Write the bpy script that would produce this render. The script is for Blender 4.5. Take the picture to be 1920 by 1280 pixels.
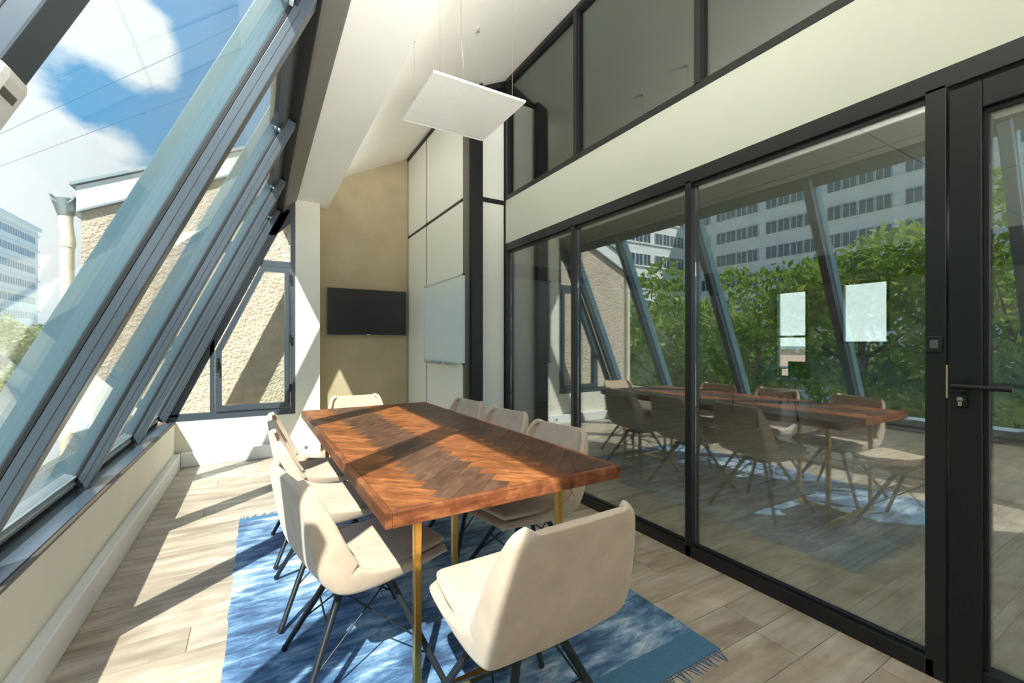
import bpy, bmesh, math, random
import numpy as np
from mathutils import Vector, Matrix
random.seed(7)
for o in list(bpy.data.objects):
    bpy.data.objects.remove(o)
scene = bpy.context.scene
COL = scene.collection

# ------------------------------------------------------------------ camera
FPX = 815.0
cam_d = bpy.data.cameras.new('camera'); cam = bpy.data.objects.new('camera', cam_d); COL.objects.link(cam)
cam_d.sensor_width = 36.0; cam_d.lens = FPX/1920*36; cam_d.shift_y = 3/1920
cam_d.clip_start = 0.02; cam_d.clip_end = 2000
cam.location = (0, 0, 1.25)
cam.rotation_euler = (math.radians(90), 0, math.radians(-30.29))
scene.camera = cam
CY, SY = math.cos(math.radians(30.29)), math.sin(math.radians(30.29))
def raydir(px, py):
    r = (px-960)/FPX; d = (py-643)/FPX
    return Vector((r*CY+SY, CY-r*SY, -d))

# ------------------------------------------------------------------ world, sun, exposure
scene.view_settings.view_transform = 'Standard'
scene.view_settings.look = 'None'
scene.view_settings.exposure = 1.0
scene.view_settings.gamma = 1.0
scene.view_settings.use_curve_mapping = False
SKY = 0.52
SUN = 4.6
SUN_DIR = Vector((0.46, 0.81, -1.0)).normalized()

world = bpy.data.worlds.new('sky'); scene.world = world; world.use_nodes = True
wt = world.node_tree; wt.nodes.clear()
def wn(t, **kw):
    n = wt.nodes.new(t)
    for k, v in kw.items(): setattr(n, k, v)
    return n
wout = wn('ShaderNodeOutputWorld'); wbg = wn('ShaderNodeBackground')
wtc = wn('ShaderNodeTexCoord')
wnorm = wn('ShaderNodeVectorMath', operation='NORMALIZE'); wt.links.new(wtc.outputs['Generated'], wnorm.inputs[0])
wsep = wn('ShaderNodeSeparateXYZ'); wt.links.new(wnorm.outputs[0], wsep.inputs[0])
wr = wn('ShaderNodeValToRGB'); wt.links.new(wsep.outputs['Z'], wr.inputs[0])
wr.color_ramp.elements[0].position = 0.0; wr.color_ramp.elements[0].color = (0.42, 0.70, 0.92, 1)
wr.color_ramp.elements[1].position = 0.85; wr.color_ramp.elements[1].color = (0.09, 0.36, 0.86, 1)
e = wr.color_ramp.elements.new(0.35); e.color = (0.17, 0.53, 0.96, 1)
wno = wn('ShaderNodeTexNoise'); wno.inputs['Scale'].default_value = 4.2; wno.inputs['Detail'].default_value = 9; wno.inputs['Roughness'].default_value = 0.56
wmap = wn('ShaderNodeMapping'); wmap.inputs['Scale'].default_value = (1, 1, 1.7); wmap.inputs['Location'].default_value = (3.1, 0.7, 0.2)
wt.links.new(wnorm.outputs[0], wmap.inputs[0]); wt.links.new(wmap.outputs[0], wno.inputs['Vector'])
wsc = wn('ShaderNodeMapRange', clamp=False); wt.links.new(wno.outputs['Fac'], wsc.inputs['Value'])
wsc.inputs['From Min'].default_value = .2; wsc.inputs['From Max'].default_value = .8; wsc.inputs['To Min'].default_value = -.02; wsc.inputs['To Max'].default_value = 1.0
acc = wsc.outputs[0]
# cumulus clouds standing in the sky beyond the window, and the puffs between them
for (px, py, R, amp) in ((110, 345, .34, .42), (20, 260, .22, .25), (235, 50, .15, .38), (300, 110, .11, .30), (165, 5, .12, .3), (150, 165, .10, -.30), (330, 210, .20, -.30), (430, 80, .17, -.30), (60, 60, .10, -.1)):
    c = raydir(px, py).normalized()
    vd = wn('ShaderNodeVectorMath', operation='DISTANCE'); vd.inputs[1].default_value = c
    wt.links.new(wnorm.outputs[0], vd.inputs[0])
    mr = wn('ShaderNodeMapRange', interpolation_type='SMOOTHSTEP')
    mr.inputs['From Min'].default_value = 0; mr.inputs['From Max'].default_value = R
    mr.inputs['To Min'].default_value = amp; mr.inputs['To Max'].default_value = 0
    wt.links.new(vd.outputs['Value'], mr.inputs['Value'])
    ad = wn('ShaderNodeMath', operation='ADD'); wt.links.new(acc, ad.inputs[0]); wt.links.new(mr.outputs[0], ad.inputs[1]); acc = ad.outputs[0]
wcr = wn('ShaderNodeValToRGB'); wt.links.new(acc, wcr.inputs[0])
wcr.color_ramp.elements[0].position = 0.58; wcr.color_ramp.elements[0].color = (0, 0, 0, 1)
wcr.color_ramp.elements[1].position = 0.82; wcr.color_ramp.elements[1].color = (1, 1, 1, 1)
wmix = wn('ShaderNodeMixRGB'); wt.links.new(wcr.outputs[0], wmix.inputs[0]); wt.links.new(wr.outputs[0], wmix.inputs[1])
wmix.inputs[2].default_value = (1.22, 1.25, 1.30, 1)
wt.links.new(wmix.outputs[0], wbg.inputs[0]); wbg.inputs[1].default_value = SKY
wt.links.new(wbg.outputs[0], wout.inputs[0])

sun_d = bpy.data.lights.new('sun', 'SUN'); sun = bpy.data.objects.new('sun', sun_d); COL.objects.link(sun)
sun_d.energy = SUN; sun_d.angle = math.radians(0.7); sun_d.color = (1.0, 0.965, 0.925)
sun.rotation_euler = SUN_DIR.to_track_quat('-Z', 'Y').to_euler()
sun.location = (-6, -8, 14)

# fill lights added behind the viewpoint, beside the beam and in the neighbouring room
def area(name, loc, target, sx, sy, watts, col, spread=180):
    d = bpy.data.lights.new(name, 'AREA'); d.shape = 'RECTANGLE'; d.size = sx; d.size_y = sy; d.energy = watts; d.color = col; d.spread = math.radians(spread)
    o = bpy.data.objects.new(name, d); COL.objects.link(o); o.location = loc
    d_ = (Vector(target)-Vector(loc)).normalized(); ax = Vector((0, 1, 0)) if abs(d_.y) < .9 else Vector((1, 0, 0))
    bx_ = (ax-d_*ax.dot(d_)).normalized(); o.rotation_euler = Matrix((bx_, (-d_).cross(bx_), -d_)).transposed().to_euler()
area('added_fill_uplight', (.50, -1.2, 1.42), (.40, 1.0, 3.40), 1.0, .8, 42, (1.0, .985, .97), 80)  # added fill, no fitting modelled around it
area('added_beam_fill', (.775, 2.3, 3.03), (1.575, 2.3, 3.43), 6.4, .10, 4.8, (1.0, .985, .96))  # added strip of fill, hidden from view by the beam
area('added_neighbour_fill', (6.2, -.6, 2.45), (6.2, -.6, 0), 2.4, 1.2, 18, (1.0, .98, .95))  # added fill, no lamp known in that room

# ------------------------------------------------------------------ helpers
def lin(r, g, b):
    f = lambda c: (c/255/12.92) if c/255 <= .04045 else ((c/255+.055)/1.055)**2.4
    return (f(r), f(g), f(b), 1)

class MB:
    """collects shapes; build() links them as one mesh object"""
    def __init__(s): s.v = []; s.f = []; s.mi = []; s.sm = []; s.cur = 0
    def add(s, vs, fs, smooth=False):
        n = len(s.v); s.v += [tuple(v) for v in vs]
        for f in fs: s.f.append(tuple(i+n for i in f)); s.mi.append(s.cur); s.sm.append(smooth)
        return s
    def box(s, x0, x1, y0, y1, z0, z1, b=0.0):
        if b <= 0:
            vs = [(x, y, z) for x in (x0, x1) for y in (y0, y1) for z in (z0, z1)]
            return s.add(vs, [(0,1,3,2), (4,6,7,5), (0,4,5,1), (2,3,7,6), (0,2,6,4), (1,5,7,3)])
        bm = bmesh.new(); bmesh.ops.create_cube(bm, size=1)
        for v in bm.verts:
            v.co = Vector(((x0+x1)/2+v.co.x*(x1-x0), (y0+y1)/2+v.co.y*(y1-y0), (z0+z1)/2+v.co.z*(z1-z0)))
        bmesh.ops.bevel(bm, geom=bm.edges[:], offset=b, segments=2, affect='EDGES', profile=.5, clamp_overlap=True)
        return s.bm(bm)
    def bm(s, bm, smooth=False):
        bm.verts.index_update()
        s.add([v.co[:] for v in bm.verts], [[v.index for v in f.verts] for f in bm.faces], smooth); bm.free(); return s
    def prism(s, poly, axis, a, b):
        """poly: list of 2D points; extruded along axis from a to b (axis 'y': (x,z); 'x': (y,z); 'z': (x,y))"""
        def P(p, t):
            return (p[0], t, p[1]) if axis == 'y' else ((t, p[0], p[1]) if axis == 'x' else (p[0], p[1], t))
        n = len(poly)
        ar = sum(poly[i][0]*poly[(i+1) % n][1]-poly[(i+1) % n][0]*poly[i][1] for i in range(n))
        if (ar < 0) != (axis == 'y'): poly = poly[::-1]
        vs = [P(p, a) for p in poly]+[P(p, b) for p in poly]
        fs = [tuple(range(n))[::-1], tuple(range(n, 2*n))]
        fs += [(i, (i+1) % n, n+(i+1) % n, n+i) for i in range(n)]
        return s.add(vs, fs)
    def tube(s, pts, rad, n=10, cap=True):
        pts = [Vector(p) for p in pts]
        if not isinstance(rad, (list, tuple)): rad = [rad]*len(pts)
        rings = []; up = None
        for i, p in enumerate(pts):
            t = (pts[min(i+1, len(pts)-1)]-pts[max(i-1, 0)]).normalized()
            if up is None: up = Vector((0, 0, 1)) if abs(t.z) < .9 else Vector((1, 0, 0))
            a = t.cross(up).normalized(); b = t.cross(a).normalized(); up = b.cross(t) if False else up
            rings.append([p+(a*math.cos(2*math.pi*k/n)+b*math.sin(2*math.pi*k/n))*rad[i] for k in range(n)])
        vs = [v for r in rings for v in r]; fs = []
        for i in range(len(pts)-1):
            for k in range(n):
                fs.append((i*n+k, (i+1)*n+k, (i+1)*n+(k+1) % n, i*n+(k+1) % n))
        s.add(vs, fs, True)
        if cap:
            m = len(vs); s.add(rings[0], [tuple(range(n))]); s.add(rings[-1], [tuple(range(n))[::-1]])
        return s
    def obb(s, o, ax, ay, az, x0, x1, y0, y1, z0, z1, b=0.0):
        """box in a local frame"""
        t = MB().box(x0, x1, y0, y1, z0, z1, b)
        s.add([Vector(o)+Vector(ax)*v[0]+Vector(ay)*v[1]+Vector(az)*v[2] for v in t.v], t.f); return s
    def build(s, name, mat, parent=None, loc=None):
        me = bpy.data.meshes.new(name); me.from_pydata(s.v, [], s.f); 
        mats = mat if isinstance(mat, (list, tuple)) else [mat]
        for m in mats: me.materials.append(m)
        for p, mi, sm in zip(me.polygons, s.mi, s.sm): p.material_index = mi; p.use_smooth = sm
        me.update()
        return link(name, me, parent, loc)

def link(name, me, parent=None, loc=None):
    o = bpy.data.objects.new(name, me); COL.objects.link(o)
    if parent is not None: o.parent = parent
    if loc is not None: o.location = loc
    return o
def tag(o, label=None, cat=None, group=None, kind=None):
    if label: o['label'] = label
    if cat: o['category'] = cat
    if group: o['group'] = group
    if kind: o['kind'] = kind
    return o
def thing(name, label, cat, loc=(0, 0, 0), rz=0, group=None, kind=None):
    o = bpy.data.objects.new(name, None); COL.objects.link(o); o.location = loc; o.rotation_euler = (0, 0, rz)
    o.empty_display_size = .1
    return tag(o, label, cat, group, kind)
def copy_tree(o, parent=None):
    c = o.copy(); COL.objects.link(c); c.parent = parent
    for ch in list(o.children): copy_tree(ch, c)
    return c
def B(name, mat, parent, x0, x1, y0, y1, z0, z1, b=0.0):
    return MB().box(x0, x1, y0, y1, z0, z1, b).build(name, mat, parent)

# ------------------------------------------------------------------ materials
class NT:
    def __init__(s, name):
        s.m = bpy.data.materials.new(name); s.m.use_nodes = True; s.t = s.m.node_tree
        s.b = s.t.nodes['Principled BSDF']; s.out = s.t.nodes['Material Output']
    def n(s, t, ins=None, **kw):
        nd = s.t.nodes.new(t)
        for k, v in kw.items(): setattr(nd, k, v)
        for k, v in (ins or {}).items():
            if isinstance(v, bpy.types.NodeSocket): s.t.links.new(v, nd.inputs[k])
            else: nd.inputs[k].default_value = v
        return nd
    def l(s, a, b): s.t.links.new(a, b)
    def ramp(s, fac, stops):
        r = s.n('ShaderNodeValToRGB', {0: fac}); cr = r.color_ramp
        while len(cr.elements) < len(stops): cr.elements.new(.5)
        for e_, (p, c) in zip(cr.elements, stops): e_.position = p; e_.color = c if len(c) == 4 else (*c, 1)
        return r.outputs[0]
    def bump(s, h, strength, dist=.01):
        b = s.n('ShaderNodeBump', {'Strength': strength, 'Distance': dist, 'Height': h}); s.l(b.outputs[0], s.b.inputs['Normal'])
def plain(name, col, rough=.5, metal=0.0, spec=.5, noise=0.0, nscale=30, bump=0.0, bscale=200, bdist=.002):
    t = NT(name); t.b.inputs['Roughness'].default_value = rough; t.b.inputs['Metallic'].default_value = metal
    t.b.inputs['Specular IOR Level'].default_value = spec
    tc = t.n('ShaderNodeTexCoord')
    nz = t.n('ShaderNodeTexNoise', {'Vector': tc.outputs['Object'], 'Scale': nscale, 'Detail': 4.0})
    k = max(noise, .015)
    c0 = tuple(max(0, c*(1-k)) for c in col[:3]); c1 = tuple(min(1, c*(1+k)) for c in col[:3])
    t.l(t.ramp(nz.outputs['Fac'], ((.3, c0), (.7, c1))), t.b.inputs['Base Color'])
    if bump > 0:
        n2 = t.n('ShaderNodeTexNoise', {'Vector': tc.outputs['Object'], 'Scale': bscale, 'Detail': 5.0})
        t.bump(n2.outputs['Fac'], bump, bdist)
    return t.m
def wood(name, dark, mid, light, scale=(1.5, 16, 16), rough=.35, seedmul=37.0, vary=.25, knots=True, coat=0.0):
    t = NT(name); tc = t.n('ShaderNodeTexCoord'); oi = t.n('ShaderNodeObjectInfo')
    off = t.n('ShaderNodeMath', {0: oi.outputs['Random'], 1: seedmul}, operation='MULTIPLY')
    cv = t.n('ShaderNodeCombineXYZ', {0: off.outputs[0], 1: off.outputs[0], 2: off.outputs[0]})
    ad = t.n('ShaderNodeVectorMath', {0: tc.outputs['Object'], 1: cv.outputs[0]}, operation='ADD')
    mp = t.n('ShaderNodeMapping', {'Vector': ad.outputs[0], 'Scale': scale})
    n1 = t.n('ShaderNodeTexNoise', {'Vector': mp.outputs[0], 'Scale': 1.0, 'Detail': 9.0, 'Roughness': .68, 'Distortion': .35})
    mp2 = t.n('ShaderNodeMapping', {'Vector': ad.outputs[0], 'Scale': (scale[0]*1.6, scale[1]*.35, scale[2]*.35)})
    n2 = t.n('ShaderNodeTexNoise', {'Vector': mp2.outputs[0], 'Scale': 1.0, 'Detail': 4.0, 'Distortion': .9})
    f = t.n('ShaderNodeMath', {0: n1.outputs['Fac'], 1: n2.outputs['Fac']}, operation='ADD')
    f2 = t.n('ShaderNodeMath', {0: f.outputs[0], 1: .5}, operation='MULTIPLY')
    c = t.ramp(f2.outputs[0], ((.34, dark), (.5, mid), (.64, light)))
    v = t.n('ShaderNodeMapRange', {'Value': oi.outputs['Random'], 'To Min': 1-vary, 'To Max': 1+vary})
    hs = t.n('ShaderNodeHueSaturation', {'Color': c, 'Value': v.outputs[0]})
    t.l(hs.outputs[0], t.b.inputs['Base Color'])
    t.b.inputs['Roughness'].default_value = rough; t.b.inputs['Coat Weight'].default_value = coat; t.b.inputs['Coat Roughness'].default_value = .15
    t.bump(f2.outputs[0], .25, .002); t.b.inputs['Specular IOR Level'].default_value = .3
    return t.m
def glass(name, tint, r0, rough=0.0):
    """thin clear pane: transparent, with an angle-dependent mirror reflection on each face"""
    t = NT(name); t.t.nodes.remove(t.b)
    lw = t.n('ShaderNodeLayerWeight', {'Blend': .5})
    p = t.n('ShaderNodeMath', {0: lw.outputs['Facing'], 1: 5.0}, operation='POWER')
    mr = t.n('ShaderNodeMapRange', {'Value': p.outputs[0], 'To Min': r0, 'To Max': .9})
    tr = t.n('ShaderNodeBsdfTransparent', {'Color': tint}); gl = t.n('ShaderNodeBsdfGlossy', {'Color': (1, 1, 1, 1), 'Roughness': rough})
    mx = t.n('ShaderNodeMixShader', {0: mr.outputs[0], 1: tr.outputs[0], 2: gl.outputs[0]})
    t.l(mx.outputs[0], t.out.inputs[0]); return t.m
def emit(name, col, strength):
    t = NT(name); t.b.inputs['Base Color'].default_value = col
    t.b.inputs['Emission Color'].default_value = col; t.b.inputs['Emission Strength'].default_value = strength
    return t.m

M = {}
M['white'] = plain('white_paint', lin(240, 239, 229), .6, noise=.02, nscale=3, bump=.05, bscale=300)
M['cream'] = plain('cream_paint', lin(237, 233, 216), .6, noise=.03, nscale=3, bump=.05, bscale=300)
M['ceil'] = plain('ceiling_paint', lin(241, 238, 226), .7, noise=.02, nscale=2)
M['lam'] = plain('white_laminate', lin(238, 238, 226), .32, noise=.01, nscale=2)
M['band'] = plain('satin_white_panel', lin(212, 214, 198), .38, noise=.02, nscale=2)
M['taupe'] = plain('taupe_plaster', lin(178, 163, 130), .75, noise=.10, nscale=2.5, bump=.15, bscale=60)
M['skirt'] = plain('skirting_white', lin(240, 242, 240), .35)
M['steel'] = plain('black_steel', (.012, .012, .012, 1), .38, spec=.5)
M['steel2'] = plain('black_door_steel', (.010, .011, .011, 1), .42, spec=.4)
M['alu'] = plain('slate_aluminium', lin(80, 90, 98), .32, metal=.35, spec=.6)
M['alu_d'] = plain('dark_slate_aluminium', lin(62, 66, 68), .4, metal=.25)
M['gasket'] = plain('black_rubber', (.006, .006, .006, 1), .6)
M['sill'] = plain('blue_grey_sill', lin(96, 110, 124), .25, metal=.4)
M['lip'] = plain('brown_sill_lip', lin(96, 84, 70), .5)
M['greycover'] = plain('grey_cover', lin(112, 110, 100), .5, metal=.2)
M['alu_l'] = plain('pale_aluminium', lin(205, 215, 215), .3, metal=.3)
M['cap'] = plain('teal_grey_cap', lin(100, 126, 134), .35, metal=.3)
M['velvet'] = plain('beige_velvet', lin(210, 186, 161), .92, spec=.15, noise=.08, nscale=14, bump=.12, bscale=420, bdist=.001)
M['velvet'].node_tree.nodes['Principled BSDF'].inputs['Sheen Weight'].default_value = .35
M['leg'] = plain('black_chair_metal', (.022, .027, .032, 1), .38, metal=.3)
M['gold'] = plain('brushed_gold', (.70, .42, .11, 1), .28, metal=1.0, noise=.05)
M['plastic_b'] = plain('black_plastic', (.015, .015, .016, 1), .35)
M['screen'] = plain('tv_screen', (.022, .021, .021, 1), .18, spec=.4)
M['chrome'] = plain('satin_chrome', (.7, .7, .68, 1), .25, metal=1.0)
M['board'] = plain('whiteboard_enamel', lin(222, 232, 232), .12, spec=.5)
M['lampframe'] = plain('lamp_white', lin(240, 238, 230), .35)
M['diff'] = plain('opal_diffuser', lin(236, 236, 226), .3, spec=.4)
M['wire'] = plain('steel_wire', lin(170, 165, 150), .4, metal=.6)
M['brass'] = plain('brass_strip', lin(200, 190, 140), .35, metal=.6)
M['plank'] = wood('oak_vinyl_plank', lin(146, 129, 110), lin(186, 170, 149), lin(216, 204, 186), (1.4, 15, 15), .36, vary=.13)
M['walnut_a'] = wood('walnut_sky_sheen', lin(98, 56, 30), lin(142, 84, 46), lin(182, 118, 68), (6, 60, 60), .42, vary=.2, coat=0)  # paler than the other boards: sky reflection put into the colour
M['walnut_b'] = wood('walnut_brown', lin(74, 50, 38), lin(100, 70, 53), lin(122, 90, 68), (6, 60, 60), .42, vary=.18, coat=0)
M['walnut_e'] = wood('walnut_edge', lin(84, 46, 28), lin(128, 74, 46), lin(170, 106, 66), (8, 8, 60), .42, vary=.1, coat=0)
M['subfloor'] = plain('dark_joint', (.05, .04, .03, 1), .8)
M['glass_out'] = glass('window_glass', (.93, .965, .955, 1), .035)
M['glass_in'] = glass('partition_glass', (.90, .94, .92, 1), .185)
M['glass_up'] = glass('clerestory_glass', (.72, .80, .76, 1), .14)
M['render'] = plain('rough_render', lin(222, 201, 176), .9, noise=.10, nscale=9, bump=1.0, bscale=34, bdist=.035)
M['pipe'] = plain('cream_pipe', lin(240, 228, 200), .4)
M['fascia'] = plain('white_fascia', lin(236, 236, 230), .6, noise=.05, nscale=6)
M['zinc'] = plain('zinc', lin(170, 178, 178), .4, metal=.6)
M['concrete'] = plain('pale_concrete', lin(240, 239, 232), .85, noise=.05, nscale=.8)
M['bglass'] = plain('far_window_glass', lin(78, 98, 112), .1, spec=.8)
M['bglass2'] = plain('hazed_far_glass', lin(150, 168, 176), .3)  # paler copy of the far glass, distance haze put into the colour
M['bframe'] = plain('far_window_frame', lin(236, 236, 230), .5)
M['street'] = plain('street_asphalt', lin(206, 204, 196), .9, noise=.10, nscale=.15)
M['gravel'] = plain('roof_gravel', lin(206, 196, 172), .95, noise=.25, nscale=12, bump=.8, bscale=30, bdist=.03)
M['bark'] = plain('bark', lin(84, 70, 54), .9, noise=.2, nscale=8, bump=.6, bscale=20, bdist=.02)
def leafmat(name, c0, c1):
    t = NT(name); tc = t.n('ShaderNodeTexCoord')
    nz = t.n('ShaderNodeTexNoise', {'Vector': tc.outputs['Object'], 'Scale': 1.1, 'Detail': 6.0, 'Roughness': .7})
    c = t.ramp(nz.outputs['Fac'], ((.35, c0), (.65, c1)))
    t.l(c, t.b.inputs['Base Color']); t.b.inputs['Roughness'].default_value = .5
    tl = t.n('ShaderNodeBsdfTranslucent', {'Color': c})
    mx = t.n('ShaderNodeMixShader', {0: .45, 1: t.b.outputs[0], 2: tl.outputs[0]})
    t.l(mx.outputs[0], t.out.inputs[0]); return t.m
M['leaf'] = leafmat('leaf_green', lin(104, 142, 44), lin(190, 210, 90))
M['leaf2'] = leafmat('hedge_green', lin(96, 120, 48), lin(190, 196, 110))
def rugmat():
    t = NT('blue_rug'); tc = t.n('ShaderNodeTexCoord')
    mp = t.n('ShaderNodeMapping', {'Vector': tc.outputs['Object'], 'Scale': (5, 17, 1)})
    n1 = t.n('ShaderNodeTexNoise', {'Vector': mp.outputs[0], 'Scale': 1.0, 'Detail': 8.0, 'Roughness': .68, 'Distortion': .6})
    n2 = t.n('ShaderNodeTexNoise', {'Vector': tc.outputs['Object'], 'Scale': 2.0, 'Detail': 3.0})
    s = t.n('ShaderNodeMath', {0: n1.outputs['Fac'], 1: n2.outputs['Fac']}, operation='ADD')
    s2 = t.n('ShaderNodeMath', {0: s.outputs[0], 1: .5}, operation='MULTIPLY')
    c = t.ramp(s2.outputs[0], ((.40, lin(26, 60, 98)), (.46, lin(62, 106, 148)), (.52, lin(122, 160, 192)), (.585, lin(206, 220, 232))))
    t.l(c, t.b.inputs['Base Color']); t.b.inputs['Roughness'].default_value = .9; t.b.inputs['Sheen Weight'].default_value = .4
    t.b.inputs['Specular IOR Level'].default_value = .15
    n3 = t.n('ShaderNodeTexNoise', {'Vector': tc.outputs['Object'], 'Scale': 160.0, 'Detail': 3.0})
    t.bump(n3.outputs['Fac'], .5, .006); return t.m
M['rug'] = rugmat()
M['rugband'] = plain('plain_blue_weave', lin(86, 128, 158), .9, spec=.1, noise=.08, nscale=60, bump=.4, bscale=400)
M['rugfringe'] = plain('blue_fringe', lin(78, 124, 162), .9, spec=.1, noise=.15, nscale=40)

# ------------------------------------------------------------------ key dimensions (metres)
XG = 2.176           # inner face of the glazed partition frame
GL = 2.212           # its glass
XW = 1.721           # panelled wall with the whiteboard
YF = 5.50            # gable wall face
YT = 5.69            # recessed TV wall
YN = -1.75            # end of the room behind the camera
XB = 11.0            # far wall of the neighbouring room
YP = 3.86            # end of the glazed partition
zc = lambda x: 3.70+.494*(x-1.721)
# sloped glazing frame: u up the slope, w outwards
GU = Vector((.4142, 0, .9102)); GN = Vector((-.9102, 0, .4142)); GO = Vector((-1.012+.455*.45, 0, .45))
def gp(u, w, y): return GO+GU*u+GN*w+Vector((0, y, 0))

# ------------------------------------------------------------------ floors of planks
def plank_floor(name, label, x0, x1, y0, y1, wid=.182, length=1.28, seed=1):
    rnd = random.Random(seed)
    f = B(name, M['subfloor'], None, x0, x1, y0, y1, -.12, -.012); tag(f, label, 'floor', kind='structure')
    cache = {}
    y = y0
    while y < y1-.01:
        x = x0-rnd.random()*length
        while x < x1:
            a, b = max(x, x0), min(x+length, x1)
            if b-a > .03:
                wy = min(wid, y1-y)
                key = (round(b-a, 3), round(wy, 3))
                L = b-a-.0025
                if key in cache: o = link('plank', cache[key], f)
                else:
                    o = MB().box(-L/2, L/2, -(wy-.0025)/2, (wy-.0025)/2, -.012, 0).build('plank', M['plank'], f); cache[key] = o.data
                o.location = ((a+b)/2, y+wy/2, rnd.uniform(-.0006, 0))
            x += length
        y += wid
    return f
plank_floor('floor', 'pale oak plank floor of the sunlit meeting room', -.80, 2.20, -.36, 5.70, seed=3)
plank_floor('floor_neighbour', 'dim oak plank floor behind the glass partition', 2.20, 7.3, -1.4, 5.9, .182, 1.28, seed=5)
rest = MB(); rest.box(-.8, 2.2, YN, -.36, -.12, 0); rest.box(2.2, XB, YN, -1.4, -.12, 0); rest.box(2.2, XB, 5.9, 7.6, -.12, 0); rest.box(7.3, XB, -1.4, 5.9, -.12, 0)
tag(rest.build('floor_outer', M['plank']), 'oak floor at the far reaches of both rooms', 'floor', kind='structure')

# ------------------------------------------------------------------ walls of the meeting room
wl = thing('wall_left', 'low cream parapet wall under the sloped windows', 'wall', kind='structure')
B('parapet', M['cream'], wl, -.98, -.725, YN, YF, -.12, .438)
B('sill_lip', M['lip'], wl, -.735, -.716, YN, YF-.002, .438, .452, .003)
B('sill', M['sill'], wl, -.86, -.735, YN, YF-.002, .438, .456, .002)
B('gasket_strip', M['gasket'], wl, -.885, -.86, YN, YF-.002, .438, .475)
tag(B('baseboard_left', M['skirt'], None, -.7255, -.672, YN, YF-.07, 0, .142, .006), 'long white boxed skirting along the parapet', 'baseboard', kind='structure')
wf = thing('wall_far', 'far wall with cream gable parapet, pilaster and taupe television recess', 'wall', kind='structure')
B('parapet', M['cream'], wf, -.98, .365, YF, YF+.22, -.12, .45)
B('pilaster', M['cream'], wf, .365, .622, YF, YF+.24, -.12, 3.1)
B('plaster', M['taupe'], wf, .622, 2.3, YT, YT+.12, -.12, 4.1)
tag(B('baseboard_far', M['skirt'], None, -.672, .622, YF-.07, YF, 0, .138, .006), 'white boxed skirting below the gable window', 'baseboard', kind='structure')
# panelled wall with whiteboard, post, return panel
wr_ = thing('wall_panelled', 'white laminate panelled wall with black joints beside the television', 'wall', kind='structure')
B('backing', M['steel'], wr_, XW+.012, 2.16, YP+.10, YT-.002, 0, 3.86)
ysp = [3.90, 4.955, 5.685]
for i in range(2):
    B('panel', M['lam'], wr_, XW, XW+.013, ysp[i]+(.009 if i else 0), ysp[i+1]-.009, .01, 2.632, .002)
    B('panel', M['lam'], wr_, XW, XW+.013, ysp[i]+(.009 if i else 0), ysp[i+1]-.009, 2.668, 3.655, .002)
B('joint', M['steel'], wr_, XW-.0015, XW+.012, 4.949, 4.961, .01, 3.655); B('joint', M['steel'], wr_, XW-.0015, XW+.012, 5.672, 5.684, .01, 3.655)
B('top_trim', M['steel'], wr_, XW-.012, XW+.02, 3.90, 5.685, 3.655, 3.70)
B('end_trim', M['greycover'], wr_, XW+.002, XW+.05, 3.855, 3.90, .0, 3.70)
B('post', M['steel'], wr_, XW+.05, 1.892, 3.80, 3.96, 0, 3.78)
B('panel', M['lam'], wr_, 1.892, XG-.01, 3.875, 3.90, .01, 2.655, .002)
B('panel', M['lam'], wr_, 1.892, XG-.01, 3.875, 3.90, 2.70, 3.74, .002)
B('joint', M['steel'], wr_, 1.892, XG-.01, 3.868, 3.90, 2.655, 2.70)
MB().prism([(1.72, 3.66), (XG, 3.86), (XG, 3.93), (1.72, 3.705)], 'y', 3.868, 3.95).build('top_trim', M['steel'], wr_)
# near end wall
wn_ = thing('wall_near', 'white end wall behind the viewpoint', 'wall', kind='structure')
B('sill_wall', M['white'], wn_, -.98, XB+.2, YN-.15, YN, -.12, .12); B('lintel', M['white'], wn_, .10, XB+.2, YN-.15, YN, 2.50, 2.80)
B('top_wall', M['white'], wn_, 2.0, XB+.2, YN-.15, YN, 3.80, 4.3); MB().prism([(.30, 2.80), (2.1, 2.80), (2.1, zc(2.1)), (.30, zc(.30))], 'y', YN-.15, YN).build('gable_wall', M['white'], wn_)
MB().prism([(-.95, .12), (-.45, .12), (-.45, 1.21)], 'y', YN-.15, YN).build('end_wall', M['white'], wn_)
for x_ in (2.10, 4.3, 6.5, 8.7, XB): B('pier', M['white'], wn_, x_, x_+.2, YN-.15, YN, .12, 3.80)
B('end_wall', M['white'], wn_, -.45, 2.10, YN-.15, YN, .12, 2.50)
for a_, b_ in ((2.30, 4.3), (4.5, 6.5), (6.7, 8.7), (8.9, XB)):  # unseen windows added to let sun into the neighbouring and upper rooms
    B('glass_pane', M['glass_out'], wn_, a_, b_, YN-.07, YN-.06, .12, 2.50)
    if a_ > 2.2: B('glass_pane', M['glass_out'], wn_, a_, b_, YN-.07, YN-.06, 2.80, 3.80)
# ceiling and beam
ce = MB(); ce.prism([(.36, zc(.36)), (2.30, zc(2.30)), (2.30, zc(2.30)+.25), (.10, zc(.36)+.25), (.10, 2.98), (.36, 2.98)], 'y', YN-.1, 5.95)
tag(ce.build('ceiling', M['ceil']), 'sloped white ceiling rising towards the glass partition', 'ceiling', kind='structure')
tag(B('trim_1', M['white'], None, .38, .73, YN, YT, 2.875, 3.16, .004), 'white boxed beam under the sloped ceiling along the windows', 'beam', kind='structure')

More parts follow.
